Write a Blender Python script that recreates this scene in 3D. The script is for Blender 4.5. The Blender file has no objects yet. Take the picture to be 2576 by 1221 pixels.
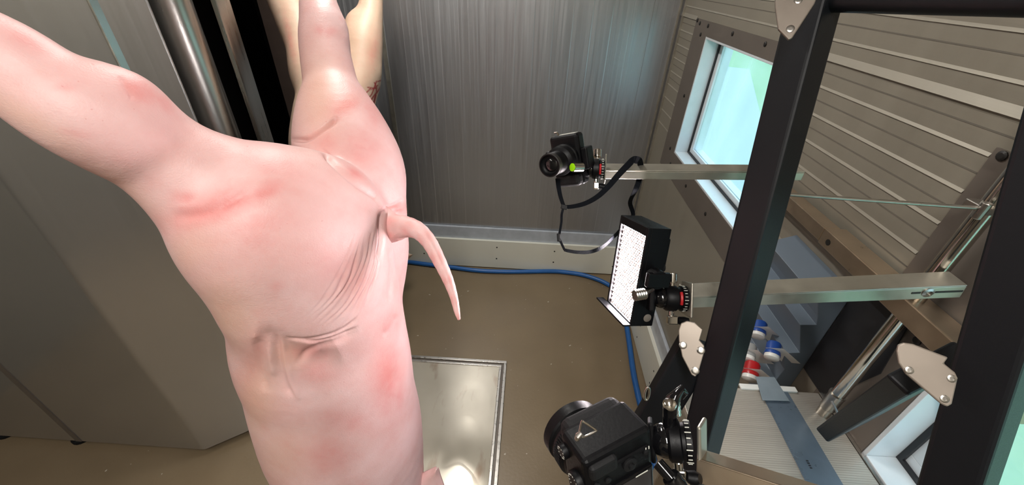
import bpy, bmesh, math, random
import numpy as np
from mathutils import Vector, Matrix
random.seed(4); rng = np.random.default_rng(4)
SC = bpy.context.scene
COL = SC.collection

# ------------------------------------------------------------------ camera
F = 1003.8                                     # focal length in pixels of the 2576 px wide frame
H = 2.3                                        # height of the lens above the floor
_y = np.array([62, -683, F]); _z = -np.array([-58, 1470, F])
_y /= np.linalg.norm(_y); _z /= np.linalg.norm(_z); _y = _y - _z*(_y @ _z); _y /= np.linalg.norm(_y)
M = np.array([np.cross(_y, _z), _y, _z])       # world = M @ (right, down, forward)
cam_d = bpy.data.cameras.new('camera'); cam = bpy.data.objects.new('camera', cam_d); COL.objects.link(cam)
cam_d.sensor_width = 36; cam_d.lens = 36*F/2576; cam_d.clip_start = .02; cam_d.clip_end = 200
mw = Matrix.Identity(4)
for i in range(3):
    mw[i][0] = M[i, 0]; mw[i][1] = -M[i, 1]; mw[i][2] = -M[i, 2]
mw[2][3] = H
cam.matrix_world = mw
SC.camera = cam
C0 = np.array([0, 0, H])
def ray(px, py): return M @ np.array([px-1288, py-610.5, F])
def P(px, py, d): return C0 + ray(px, py)*(d/F)                 # a point at distance d in front of the lens
def onp(px, py, ax, v):                                         # a point on an axis-aligned plane of the room
    r = ray(px, py); return C0 + r*((v-C0[ax])/r[ax])
def D(x, y, z): return M @ np.array([x, y, z], float)           # a direction
def proj(p):
    c = (np.asarray(p)-C0) @ M
    return np.stack([1288+F*c[..., 0]/c[..., 2], 610.5+F*c[..., 1]/c[..., 2], c[..., 2]], -1)

# ------------------------------------------------------------------ view, world
SC.view_settings.view_transform = 'Standard'; SC.view_settings.look = 'None'
SC.view_settings.gamma = 1; SC.view_settings.use_curve_mapping = False
SC.view_settings.exposure = 0.25
W = bpy.data.worlds.new('world'); SC.world = W; W.use_nodes = True
W.node_tree.nodes['Background'].inputs[0].default_value = (.52, .78, 1, 1)
W.node_tree.nodes['Background'].inputs[1].default_value = 3.8
SC.cycles.max_bounces = 8; SC.cycles.caustics_reflective = False; SC.cycles.caustics_refractive = False
SC.cycles.sample_clamp_indirect = 4
LAMP_W = 41          # each ceiling tube
LED_W = 7            # the LED panel on the rig

# ------------------------------------------------------------------ materials
def lin(r, g, b):
    f = lambda c: (c/255/12.92) if c/255 <= .04045 else ((c/255+.055)/1.055)**2.4
    return (f(r), f(g), f(b), 1)
class NT:
    def __init__(s, name):
        s.m = bpy.data.materials.new(name); s.m.use_nodes = True; s.t = s.m.node_tree; s.n = s.t.nodes
        s.b = s.n['Principled BSDF']; s.out = s.n['Material Output']
    def node(s, t, **k):
        n = s.n.new(t)
        for a, v in k.items(): setattr(n, a, v)
        return n
    def link(s, a, b): s.t.links.new(a, b)
    def setv(s, n, name, v):
        if hasattr(v, 'node'): s.link(v, n.inputs[name])
        else: n.inputs[name].default_value = v
    def coord(s, scale=(1, 1, 1), kind='Object', loc=(0, 0, 0)):
        c = s.node('ShaderNodeTexCoord'); mp = s.node('ShaderNodeMapping')
        if kind == 'World':
            g = s.node('ShaderNodeNewGeometry'); s.link(g.outputs['Position'], mp.inputs[0])
        else: s.link(c.outputs[kind], mp.inputs[0])
        mp.inputs['Scale'].default_value = scale; mp.inputs['Location'].default_value = loc
        return mp.outputs[0]
    def noise(s, vec, scale=5, detail=4, rough=.5):
        n = s.node('ShaderNodeTexNoise'); s.link(vec, n.inputs['Vector'])
        n.inputs['Scale'].default_value = scale; n.inputs['Detail'].default_value = detail; n.inputs['Roughness'].default_value = rough
        return n.outputs[0]
    def ramp(s, f, stops):
        r = s.node('ShaderNodeValToRGB'); s.link(f, r.inputs[0]); e = r.color_ramp.elements
        while len(e) < len(stops): e.new(.5)
        for el, (p, c) in zip(e, stops):
            el.position = p; el.color = c if hasattr(c, '__len__') else (c, c, c, 1)
        return r.outputs[0]
    def mix(s, f, a, b, mode='MIX'):
        m = s.node('ShaderNodeMix', data_type='RGBA', blend_type=mode)
        for i, v in ((0, f), (6, a), (7, b)):
            if hasattr(v, 'node'): s.link(v, m.inputs[i])
            else: m.inputs[i].default_value = v
        return m.outputs[2]
    def math(s, op, a, b=0.):
        m = s.node('ShaderNodeMath', operation=op)
        for i, v in ((0, a), (1, b)):
            if hasattr(v, 'node'): s.link(v, m.inputs[i])
            else: m.inputs[i].default_value = v
        return m.outputs[0]
    def bump(s, h, strength=.2, dist=.01, normal=None):
        b = s.node('ShaderNodeBump'); s.link(h, b.inputs['Height'])
        b.inputs['Strength'].default_value = strength; b.inputs['Distance'].default_value = dist
        if normal is not None: s.link(normal, b.inputs['Normal'])
        return b.outputs[0]
    def attr(s, name):
        a = s.node('ShaderNodeAttribute', attribute_name=name); return a.outputs['Fac']
def mat(name, rgb, rough=.5, metal=0., var=.08, scale=20., bump=0., stretch=(1, 1, 1), spec=.5, emit=None, es=0., coat=0.):
    t = NT(name); c = lin(*rgb)
    v = t.coord(stretch, 'World'); n = t.noise(v, scale)
    lo = tuple(x*(1-var) for x in c[:3])+(1,); hi = tuple(min(1, x*(1+var)) for x in c[:3])+(1,)
    t.link(t.ramp(n, [(.3, lo), (.7, hi)]), t.b.inputs['Base Color'])
    t.link(t.ramp(n, [(.3, max(.02, rough-.05)), (.7, min(1, rough+.05))]), t.b.inputs['Roughness'])
    t.b.inputs['Metallic'].default_value = metal; t.b.inputs['Specular IOR Level'].default_value = spec
    if coat: t.b.inputs['Coat Weight'].default_value = coat
    if bump: t.link(t.bump(n, bump, .004), t.b.inputs['Normal'])
    if emit: t.b.inputs['Emission Color'].default_value = lin(*emit); t.b.inputs['Emission Strength'].default_value = es
    return t.m

MT = {}
MT['black_plastic'] = mat('black_plastic', (9, 9, 11), .45, spec=.16, bump=.05, scale=300)
MT['black_rubber'] = mat('black_rubber', (12, 12, 14), .65, spec=.3, bump=.1, scale=400)
MT['black_gloss'] = mat('black_gloss', (12, 12, 14), .12)
MT['strap'] = mat('strap_webbing', (16, 18, 23), .9, spec=.1, bump=.3, scale=500)
MT['powder'] = mat('anthracite_powder_coat', (15, 17, 21), .45, spec=.35, bump=.04, scale=900, var=.05)
MT['chrome'] = mat('polished_steel', (205, 200, 192), .16, 1, var=.04)
MT['steel'] = mat('brushed_steel', (176, 172, 166), .3, 1, var=.08, scale=40, stretch=(1, 1, .1))
MT['plate'] = mat('zinc_plate', (140, 130, 120), .45, .55, var=.05, scale=30)
MT['rail'] = mat('galvanised_rail', (176, 172, 160), .38, .8, var=.1, scale=25)
MT['wallrail'] = mat('warm_steel_rail', (178, 160, 138), .32, .85, var=.08, scale=18)
MT['red'] = mat('red_anodised', (170, 30, 34), .35)
MT['white_plastic'] = mat('white_plastic', (225, 226, 222), .4)
MT['grey_plastic'] = mat('grey_plastic', (150, 152, 152), .4)
MT['blue_plastic'] = mat('blue_plastic', (32, 72, 150), .35)
MT['blue_hose'] = mat('blue_hose', (30, 92, 160), .4)
MT['cream'] = mat('cream_board', (224, 223, 210), .42, var=.03, scale=3)
MT['screw_dark'] = mat('dark_screw', (40, 38, 36), .5, .3)
MT['greystrip'] = mat('grey_membrane', (176, 182, 190), .22, var=.1, scale=14, bump=.25)
MT['green'] = mat('green_vial', (150, 215, 20), .2, emit=None)
MT['label'] = mat('paper_label', (205, 205, 195), .6)
MT['ink'] = mat('ink', (35, 35, 40), .6)
MT['boxgrey'] = mat('blue_grey_enamel', (106, 118, 130), .4, var=.04, scale=10)
MT['darkplate'] = mat('flat_black', (30, 31, 34), .5)
MT['ruler'] = mat('grey_steel_ruler', (104, 118, 132), .3, .35)
MT['tape'] = mat('clear_tape', (128, 140, 148), .18)
MT['alu'] = mat('white_aluminium', (214, 220, 224), .35, .1, var=.03)
MT['gasket'] = mat('rubber_gasket', (28, 30, 34), .5)
MT['seam'] = mat('joint_sealant', (92, 86, 76), .7)
MT['surround'] = mat('window_surround', (112, 104, 96), .5, .35, var=.06, scale=10)
MT['brownframe'] = mat('dark_door_frame', (62, 50, 44), .6)
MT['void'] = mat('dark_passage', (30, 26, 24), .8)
MT['ceiling'] = mat('ceiling_panel', (222, 218, 210), .5)
MT['flap'] = mat('lcd_glass', (54, 52, 52), .1)

def m_backwall():
    t = NT('ribbed_steel_panel')
    g = t.coord((1, 1, 1), 'World')
    sep = t.node('ShaderNodeSeparateXYZ'); t.link(g, sep.inputs[0])
    fine = t.noise(t.coord((60, 1, 1.2), 'World'), 1.0, 5, .6)
    soft = t.noise(t.coord((7, 1, .5), 'World'), 1.0, 3)
    fr = t.math('FRACT', t.math('MULTIPLY', sep.outputs[0], 1/.125))
    line = t.ramp(fr, [(0., 1), (.02, 1), (.045, 0)])
    fr2 = t.math('FRACT', t.math('MULTIPLY', sep.outputs[0], 1/.031))
    line2 = t.ramp(fr2, [(0., 1), (.1, .6), (.2, 0)])
    base = t.mix(fine, lin(168, 170, 174), lin(188, 190, 192))
    base = t.mix(t.math('MULTIPLY', soft, .5), base, lin(156, 157, 162))
    base = t.mix(t.math('MULTIPLY', line, .35), base, lin(205, 208, 212))
    t.link(base, t.b.inputs['Base Color'])
    t.b.inputs['Metallic'].default_value = .85
    t.link(t.ramp(fine, [(.3, .3), (.7, .46)]), t.b.inputs['Roughness'])
    hgt = t.math('ADD', t.math('ADD', t.math('MULTIPLY', fine, .5), line), t.math('MULTIPLY', line2, .25))
    t.link(t.bump(hgt, .25, .003), t.b.inputs['Normal'])
    return t.m
def m_rightwall():
    t = NT('micro_ribbed_panel')
    n = t.noise(t.coord((1, 8, 1.5), 'World'), 1.3, 5, .6); n2 = t.noise(t.coord((1, 2, 160), 'World'), 1, 2)
    t.link(t.mix(n, lin(134, 128, 115), lin(152, 146, 132)), t.b.inputs['Base Color'])
    t.b.inputs['Metallic'].default_value = .25
    t.link(t.ramp(n, [(.3, .38), (.7, .5)]), t.b.inputs['Roughness'])
    t.link(t.bump(n2, .1, .002), t.b.inputs['Normal'])
    return t.m
def m_floor():
    t = NT('brown_resin_floor')
    n = t.noise(t.coord((1, 1, 1), 'World'), 2.2, 6, .55); n2 = t.noise(t.coord((1, 1, 1), 'World'), 60, 3)
    sp = t.noise(t.coord((1, 1, 1), 'World'), 26, 2)
    c = t.mix(n, lin(114, 98, 76), lin(140, 123, 98))
    c = t.mix(t.ramp(sp, [(.735, 0), (.75, .8)]), c, lin(200, 192, 178))
    t.link(c, t.b.inputs['Base Color'])
    t.link(t.ramp(n, [(.3, .28), (.7, .45)]), t.b.inputs['Roughness'])
    t.link(t.bump(n2, .12, .004), t.b.inputs['Normal'])
    return t.m
def m_tray():
    t = NT('wet_stainless_tray')
    n = t.noise(t.coord((1, 1, 1), 'World'), 5, 3); n2 = t.noise(t.coord((1, 1, 1), 'World'), 2.6, 2)
    st = t.noise(t.coord((9, 3, 1), 'World', ), 1.1, 4)
    c = t.mix(n, lin(196, 188, 172), lin(216, 208, 192))
    c = t.mix(t.ramp(st, [(.56, 0), (.7, .55)]), c, lin(150, 112, 84))
    t.link(c, t.b.inputs['Base Color']); t.b.inputs['Metallic'].default_value = .3
    t.link(t.ramp(n2, [(.42, .06), (.58, .2)]), t.b.inputs['Roughness'])
    t.link(t.bump(t.ramp(n2, [(.5, 0), (.53, 1)]), .12, .002), t.b.inputs['Normal'])
    return t.m
def m_cabinet():
    t = NT('brushed_stainless_cabinet')
    n = t.noise(t.coord((1, 1, 1), 'World'), 2.0, 5, .6); s = t.noise(t.coord((90, 90, 1.5), 'World'), 1, 4)
    w = t.noise(t.coord((.6, .6, .5), 'World'), 3, 2)
    t.link(t.mix(n, lin(186, 187, 188), lin(203, 203, 203)), t.b.inputs['Base Color'])
    t.b.inputs['Metallic'].default_value = .88
    t.link(t.ramp(s, [(.3, .22), (.7, .27)]), t.b.inputs['Roughness'])
    b = t.bump(w, .12, .03); t.link(b, t.b.inputs['Normal'])
    return t.m
def m_bench():
    t = NT('ribbed_white_board')
    g = t.coord((1, 1, 1), 'World'); sep = t.node('ShaderNodeSeparateXYZ'); t.link(g, sep.inputs[0])
    fr = t.math('FRACT', t.math('MULTIPLY', sep.outputs[1], 1/.006)); n = t.noise(t.coord((3, 60, 1), 'World'), 1, 4)
    ln = t.ramp(fr, [(0, 1), (.12, 1), (.25, 0)])
    c = t.mix(n, lin(168, 162, 152), lin(192, 186, 176)); c = t.mix(t.math('MULTIPLY', ln, .35), c, lin(105, 98, 92))
    t.link(c, t.b.inputs['Base Color']); t.b.inputs['Roughness'].default_value = .3; t.b.inputs['Metallic'].default_value = .35
    t.link(t.bump(ln, .3, .001), t.b.inputs['Normal'])
    return t.m
def m_glass():
    t = NT('misted_window_glass')
    tr = t.node('ShaderNodeBsdfTransparent'); tl = t.node('ShaderNodeBsdfTranslucent'); gl = t.node('ShaderNodeBsdfGlossy')
    tr.inputs[0].default_value = (.76, .80, .78, 1); tl.inputs[0].default_value = (.78, .80, .78, 1); gl.inputs['Roughness'].default_value = .05
    n = t.noise(t.coord((1, 1.5, .6), 'World'), 3, 4)
    m1 = t.node('ShaderNodeMixShader'); t.link(t.ramp(n, [(.35, .12), (.7, .3)]), m1.inputs[0]); t.link(tr.outputs[0], m1.inputs[1]); t.link(tl.outputs[0], m1.inputs[2])
    m2 = t.node('ShaderNodeMixShader'); m2.inputs[0].default_value = .06; t.link(m1.outputs[0], m2.inputs[1]); t.link(gl.outputs[0], m2.inputs[2])
    t.link(m2.outputs[0], t.out.inputs[0])
    return t.m
def m_skin(name, a, b):
    t = NT(name)
    n = t.noise(t.coord((1, 1, 1), 'World'), 9, 5, .55); n2 = t.noise(t.coord((1, 1, 1), 'World'), 38, 4, .6)
    pore = t.noise(t.coord((1, 1, 1), 'World'), 420, 2); vor = t.noise(t.coord((1, 1, 1), 'World'), 150, 3)
    c = t.mix(t.ramp(n, [(.35, 0), (.68, 1)]), lin(*a), lin(*b))
    c = t.mix(t.attr('tan'), c, lin(208, 166, 138))
    c = t.mix(t.math('MULTIPLY', t.ramp(n2, [(.5, 0), (.75, .5)]), .3), c, lin(206, 130, 122))
    red = t.math('MULTIPLY', t.attr('red'), t.ramp(n2, [(.2, .65), (.6, 1)]))
    c = t.mix(red, c, lin(204, 98, 92))
    c = t.mix(t.attr('blood'), c, lin(150, 44, 44))
    c = t.mix(t.ramp(vor, [(.735, 0), (.76, .35)]), c, lin(190, 110, 100))
    t.link(c, t.b.inputs['Base Color'])
    t.b.inputs['Roughness'].default_value = .5
    t.b.inputs['Subsurface Weight'].default_value = .12; t.b.inputs['Subsurface Scale'].default_value = .02
    t.b.inputs['Subsurface Radius'].default_value = (1, .35, .25)
    t.link(t.bump(t.math('ADD', pore, t.math('MULTIPLY', vor, .7)), .16, .003), t.b.inputs['Normal'])
    return t.m
def m_lawn():
    t = NT('lawn')
    n = t.noise(t.coord((1, 1, 1), 'World'), 4, 6, .7)
    t.link(t.mix(n, lin(92, 136, 74), lin(136, 166, 104)), t.b.inputs['Base Color']); t.b.inputs['Roughness'].default_value = .9
    return t.m
MT['backwall'] = m_backwall(); MT['rightwall'] = m_rightwall(); MT['floor'] = m_floor(); MT['tray'] = m_tray()
MT['cabinet'] = m_cabinet(); MT['bench'] = m_bench(); MT['glass'] = m_glass()
MT['skin'] = m_skin('scalded_pig_skin', (212, 168, 164), (222, 186, 184)); MT['skin2'] = m_skin('pale_pig_skin', (192, 164, 142), (204, 178, 156))
MT['lawn'] = m_lawn(); MT['path'] = mat('pale_concrete', (150, 160, 166), .8)
MT['tube'] = mat('lamp_tube', (255, 250, 240), .5, emit=(255, 240, 215), es=9)
MT['led_white'] = mat('led_white', (255, 255, 255), .5, emit=(255, 246, 250), es=LED_W*55)
MT['led_amber'] = mat('led_amber', (240, 190, 160), .5, emit=(255, 206, 180), es=LED_W*12)
MT['led_board'] = mat('led_board', (70, 50, 48), .5)

# ------------------------------------------------------------------ mesh helpers
class G:                                                        # collects geometry of ONE mesh
    def __init__(s): s.v = []; s.f = []; s.m = []
    def add(s, v, f, mi=0):
        o = len(s.v); s.v += [tuple(map(float, p)) for p in v]; s.f += [tuple(i+o for i in q) for q in f]; s.m += [mi]*len(f); return s
    def box(s, o, a, b, c, mi=0):                               # corner + three edge vectors
        o, a, b, c = (np.array(x, float) for x in (o, a, b, c))
        v = [o, o+a, o+a+b, o+b, o+c, o+a+c, o+a+b+c, o+b+c]
        f = [(0, 3, 2, 1), (4, 5, 6, 7), (0, 1, 5, 4), (1, 2, 6, 5), (2, 3, 7, 6), (3, 0, 4, 7)]
        if np.dot(np.cross(a, b), c) < 0: f = [q[::-1] for q in f]
        return s.add(v, f, mi)
    def cbox(s, c, a, b, d, mi=0):                              # centre + three full edge vectors
        a, b, d = (np.array(x, float) for x in (a, b, d)); return s.box(np.array(c)-(a+b+d)/2, a, b, d, mi)
    def aabb(s, x0, x1, y0, y1, z0, z1, mi=0): return s.box((x0, y0, z0), (x1-x0, 0, 0), (0, y1-y0, 0), (0, 0, z1-z0), mi)
    def lathe(s, o, d, prof, n=28, mi=0, ref=None):             # prof: (radius, distance along d)
        o = np.array(o, float); d = unit(d); u, w = basis(d, ref); base = []
        v = []; f = []
        for r, t in prof:
            for k in range(n):
                a = 2*math.pi*k/n; v.append(o+d*t+(u*math.cos(a)+w*math.sin(a))*r)
        m = len(prof)
        for i in range(m-1):
            for k in range(n):
                k2 = (k+1) % n; f.append((i*n+k, i*n+k2, (i+1)*n+k2, (i+1)*n+k))
        f.append(tuple(range(n))[::-1]); f.append(tuple((m-1)*n+k for k in range(n)))
        return s.add(v, f, mi)
    def cyl(s, p, q, r, n=24, mi=0, r2=None):
        p = np.array(p, float); q = np.array(q, float); L = np.linalg.norm(q-p); return s.lathe(p, q-p, [(r, 0), (r if r2 is None else r2, L)], n, mi)
    def tube(s, pts, rad, n=12, mi=0, squash=1., ref=None):      # swept round (or flattened) tube
        pts = [np.array(p, float) for p in pts]; v = []; f = []
        rad = rad if hasattr(rad, '__len__') else [rad]*len(pts)
        pu = None
        for i, p in enumerate(pts):
            d = unit(pts[min(i+1, len(pts)-1)]-pts[max(i-1, 0)])
            u = basis(d, ref)[0] if pu is None else unit(pu-d*(pu@d))
            if ref is not None: u = unit(np.array(ref)-d*(np.array(ref)@d))
            pu = u; w = np.cross(d, u)
            for k in range(n):
                a = 2*math.pi*k/n; v.append(p+u*math.cos(a)*rad[i]+w*math.sin(a)*rad[i]*squash)
        for i in range(len(pts)-1):
            for k in range(n):
                k2 = (k+1) % n; f.append((i*n+k, i*n+k2, (i+1)*n+k2, (i+1)*n+k))
        f.append(tuple(range(n))[::-1]); f.append(tuple((len(pts)-1)*n+k for k in range(n)))
        return s.add(v, f, mi)
    def prism(s, poly, ext, mi=0):                              # 3D polygon pushed along ext
        poly = [np.array(p, float) for p in poly]; e = np.array(ext, float); n = len(poly)
        nn = np.zeros(3)
        for i in range(n): nn += np.cross(poly[i]-poly[0], poly[(i+1) % n]-poly[0])
        if nn @ e > 0: poly = poly[::-1]
        v = poly+[p+e for p in poly]
        f = [tuple(range(n)), tuple(range(n, 2*n))[::-1]]+[(i, i+n, (i+1) % n+n, (i+1) % n) for i in range(n)]
        return s.add(v, f, mi)
def unit(a): a = np.array(a, float); return a/np.linalg.norm(a)
def basis(d, ref=None):
    d = unit(d); r = np.array(ref if ref is not None else ((0, 0, 1) if abs(d[2]) < .9 else (1, 0, 0)), float)
    u = unit(r-d*(r@d)); return u, np.cross(d, u)
def spline(pts, n=8):                                           # Catmull-Rom through rows of numbers
    p = np.array(pts, float); p = np.vstack([2*p[0]-p[1], p, 2*p[-1]-p[-2]]); out = []
    for i in range(1, len(p)-2):
        for k in range(n):
            t = k/n; a, b, c, d = p[i-1:i+3]
            out.append(.5*(2*b+(c-a)*t+(2*a-5*b+4*c-d)*t*t+(3*b-a-3*c+d)*t**3))
    out.append(p[-2]); return np.array(out)
LOC = {}
def finish(o, label=None, cat=None, group=None, kind=None):
    if label: o['label'] = label
    if cat: o['category'] = cat
    if group: o['group'] = group
    if kind: o['kind'] = kind
    return o
def thing(name, loc, label, cat, group=None):
    o = bpy.data.objects.new(name, None); COL.objects.link(o); o.location = loc; o.empty_display_size = .05
    LOC[o.name] = np.array(loc, float); return finish(o, label, cat, group)
def obj(name, g, mats, parent=None, smooth=False, bevel=0., seg=2, label=None, cat=None, group=None, kind=None, sub=0, auto=True):
    me = bpy.data.meshes.new(name); v = np.array(g.v)
    if parent is not None: o0 = LOC[parent.name]
    else: o0 = np.array([(v[:, 0].min()+v[:, 0].max())/2, (v[:, 1].min()+v[:, 1].max())/2, v[:, 2].min()])
    me.from_pydata([tuple(p) for p in v-o0], [], g.f)
    mats = mats if isinstance(mats, (list, tuple)) else [mats]
    for m in mats: me.materials.append(MT[m])
    me.polygons.foreach_set('material_index', g.m)
    if smooth: me.shade_smooth()
    bm = bmesh.new(); bm.from_mesh(me); bmesh.ops.recalc_face_normals(bm, faces=bm.faces); bm.to_mesh(me); bm.free()
    me.update()
    o = bpy.data.objects.new(name, me); COL.objects.link(o)
    if parent is not None: o.parent = parent; LOC[o.name] = o0
    else: o.location = o0; LOC[o.name] = o0
    if bevel:
        b = o.modifiers.new('bevel', 'BEVEL'); b.width = bevel; b.segments = seg; b.limit_method = 'ANGLE'; b.angle_limit = .6
    if smooth and auto and not sub: 
        e = o.modifiers.new('edges', 'EDGE_SPLIT'); e.split_angle = .7
    if sub: s_ = o.modifiers.new('sub', 'SUBSURF'); s_.levels = sub; s_.render_levels = sub
    return finish(o, label, cat, group, kind)
def struct(name, g, m, bevel=0.): return obj(name, g, m, bevel=bevel, kind='structure')

# ------------------------------------------------------------------ the room
XR, YB, ZC = .94, 2.97, 3.35                   # right wall, back wall, ceiling
XL, YF = -3.2, -1.6
struct('floor', G().aabb(XL, XR+.1, YF, YB+2.2, -.12, 0), 'floor')
struct('ceiling', G().aabb(XL, XR+.1, YF, YB+.1, ZC, ZC+.1), 'ceiling')
DX0, DX1 = -2.95, -1.81                        # dark doorway in the back wall
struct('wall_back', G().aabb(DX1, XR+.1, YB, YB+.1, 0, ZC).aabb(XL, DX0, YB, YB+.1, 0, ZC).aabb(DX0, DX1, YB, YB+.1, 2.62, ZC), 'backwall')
struct('wall_left', G().aabb(XL-.1, XL, YF, YB+2.2, 0, ZC), 'rightwall')
struct('wall_front', G().aabb(XL, XR+.1, YF-.1, YF, 0, ZC), 'rightwall')
struct('door_1', G().aabb(DX1, DX1+.2, YB-.02, YB+.0, 0, 2.7).aabb(DX0-.1, DX0, YB-.02, YB, 0, 2.7).aabb(DX0-.1, DX1+.2, YB-.02, YB, 2.62, 2.7), 'brownframe')
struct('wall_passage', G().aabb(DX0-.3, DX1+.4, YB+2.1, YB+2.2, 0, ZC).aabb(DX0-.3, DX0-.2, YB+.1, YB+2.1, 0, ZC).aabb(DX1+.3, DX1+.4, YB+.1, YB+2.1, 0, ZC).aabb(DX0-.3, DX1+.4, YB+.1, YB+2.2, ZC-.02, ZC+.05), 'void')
# right wall with two window openings
W1 = (1.50, 2.47, H-.925, H-.262); W2 = (-.35, .612, H-1.035, H-.33)
wr = G()
def wall_strip(g, x0, x1, y0, y1, z0, z1, holes):
    ys = sorted({y0, y1, *[h[0] for h in holes], *[h[1] for h in holes]})
    for a, b in zip(ys[:-1], ys[1:]):
        h = [q for q in holes if q[0] <= a+1e-6 and q[1] >= b-1e-6]
        if h: g.aabb(x0, x1, a, b, z0, h[0][2]); g.aabb(x0, x1, a, b, h[0][3], z1)
        else: g.aabb(x0, x1, a, b, z0, z1)
wall_strip(wr, XR, XR+.12, YF, YB, 0, ZC, [W1, W2])
def rib(z, hgt, out, mi=0):                          # proud bead running the length of the wall, interrupted at the windows
    segs = [(YF, YB)]
    for h in (W1, W2):
        if h[2]-.16 < z < h[3]+.073:
            segs = [t for s0, s1 in segs for t in ((s0, min(s1, h[0]-(.013 if h is W1 else .151))), (max(s0, h[1]+.205), s1)) if t[1]-t[0] > .02]
    for a, b in segs:
        v = []
        prof = [(XR, z-hgt), (XR-out, z-hgt), (XR, z+hgt)]
        wr.prism([(x, a, zz) for x, zz in prof], (0, b-a, 0), mi)
for k, z in enumerate([-.064, -.146, -.278, -.36, -.44, -.523, -.605, -.69, -.775, -.86]): rib(H+z, .0035, .0034)
for k in range(4): rib(H+.02+.082*k, .0035, .0034)
rib(H-.193, .010, .008)
for z in (-.103, -.237, -.318, -.40, -.48, -.565): rib(H+z, .0016, .0008, 1)
struct('wall_right', wr, ['rightwall', 'seam'])
# joints, skirting
struct('trim_1', G().aabb(-1.03, -1.0, YB-.006, YB, .42, ZC).aabb(XR-.03, XR-.018, YB-.012, YB, .4, ZC).aabb(XR-.012, XR, YB-.05, YB-.038, .4, ZC), 'rail')
struct('trim_2', G().aabb(-1.6, XR, YB-.022, YB, .3, .425), 'greystrip', .006)
struct('trim_3', G().aabb(XR-.022, XR, YF, YB-.022, .3, .425), 'greystrip', .006)
def board(name, g, screws, n):
    for p in screws: g.lathe(p, n, [(.007, 0), (.007, .001), (.004, .002)], 10, 1)
    struct(name, g, ['cream', 'screw_dark'])
sc = [onp(px, py, 1, YB-.045) for px, py in ((1067, 638), (1250, 623), (1249, 651), (1395, 633), (1392, 660), (1547, 643), (1541, 671), (1103, 612))]
board('baseboard_back', G().aabb(-1.6, XR-.045, YB-.045, YB-.0, 0.012, .305), sc, (0, -1, 0))
sc = [(XR-.045, 2.5-.4*k, z) for k in range(8) for z in (.08, .2)]
board('baseboard_right', G().aabb(XR-.045, XR, YF, YB-.0, .012, .305), sc, (-1, 0, 0))

def window(name, y0, y1, z0, z1, wn=.15):
    w = .15; t = .006
    s = G()                                                     # flat surround with screws
    s.aabb(XR-t, XR, y0-wn, y1+w+.05, z1, z1+.07).aabb(XR-t, XR, y0-wn, y1+w+.05, z0-w, z0).aabb(XR-t, XR, y1, y1+w+.05, z0, z1).aabb(XR-t, XR, y0-wn, y0, z0, z1)
    sp = [(y0+(y1-y0)*k/3, z) for k in range(4) for z in (z1+.05, z0-.075)]+[(y, z0+(z1-z0)*k/2) for k in range(3) for y in (y1+.075,)]+[(y1+w+.03, z1+.06), (y1+w-.02, z1+.05)]
    for y, z in sp: s.lathe((XR-t, y, z), (-1, 0, 0), [(.010, 0), (.010, .003), (.006, .005)], 12, 1)
    root = obj(name, s, ['surround', 'screw_dark'], kind='structure')
    f = G(); d = .12
    f.aabb(XR-.004, XR+d, y0, y0+.045, z0, z1).aabb(XR-.004, XR+d, y1-.012, y1, z0, z1).aabb(XR-.004, XR+d, y0+.045, y1-.012, z0, z0+.012).aabb(XR-.004, XR+d, y0+.045, y1-.012, z1-.012, z1)
    f.aabb(XR+.08, XR+d+.02, y0+.012, y1-.012, z0+.0121, z0+.05).aabb(XR+.08, XR+d+.02, y1-.06, y1-.0121, z0+.05, z1-.012)
    a = obj('window_frame', f, 'alu', root, bevel=.002)
    q = G()
    for k in range(2):
        x = XR+.072
        q.aabb(x, x+.01, y0+.045, y1-.012, z0+.0125, z0+.024); q.aabb(x, x+.01, y1-.026, y1-.0125, z0+.024, z1-.013); break
    obj('gasket', q, 'gasket', root)
    obj('pane', G().aabb(XR+.09, XR+.096, y0+.04, y1-.062, z0+.05, z1-.012), 'glass', root)
    return root
window('window_1', *W1, wn=.012); window('window_2', *W2)
# daylight portals just outside each opening
for i, w in enumerate((W1, W2)):
    L = bpy.data.lights.new('daylight', 'AREA'); L.shape = 'RECTANGLE'; L.size = w[3]-w[2]; L.size_y = w[1]-w[0]
    L.energy = 1; L.cycles.is_portal = True
    o = bpy.data.objects.new('daylight', L); COL.objects.link(o); o.location = (XR+.16, (w[0]+w[1])/2, (w[2]+w[3])/2); o.rotation_euler = (0, math.pi/2, 0)
# outside
obj('lawn', G().aabb(XR+.2, XR+30, -20, 25, -.5, -.4), 'lawn', kind='structure')
obj('path', G().prism([(XR+.5, 3.3, -.395), (XR+2.0, 3.2, -.395), (XR+7, 16, -.395), (XR+4.5, 17, -.395)], (0, 0, -.04)), 'path', kind='structure')

# ------------------------------------------------------------------ ceiling tubes
def tube_light(x, y, L, label, axis=1, k=1.):
    t = thing('ceiling_light', (x, y, ZC-.1), label, 'lamp', 'ceiling tube lights')
    a = np.eye(3)[axis]; b = np.eye(3)[1-axis]; c = np.array([x, y, ZC-.03])
    obj('housing', G().cbox(c, a*L, b*.11, (0, 0, .058)), 'white_plastic', t, bevel=.006)
    o = obj('lamp_tube', G().cyl(c-a*L*.48+(0, 0, -.045), c+a*L*.48+(0, 0, -.045), .018), 'tube', t, smooth=True)
    l = bpy.data.lights.new('tube_glow', 'AREA'); l.shape = 'RECTANGLE'; l.size = .1 if axis else L*.95; l.size_y = L*.95 if axis else .1
    l.energy = LAMP_W*k; l.color = (1, .965, .92); lo = bpy.data.objects.new('tube_glow', l); COL.objects.link(lo); lo.location = (x, y, ZC-.1)
    lo.visible_camera = True
tube_light(-.60, 2.0, 1.2, 'white ceiling tube light over the steel floor tray, beyond the hanging pigs', k=.78)
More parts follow.
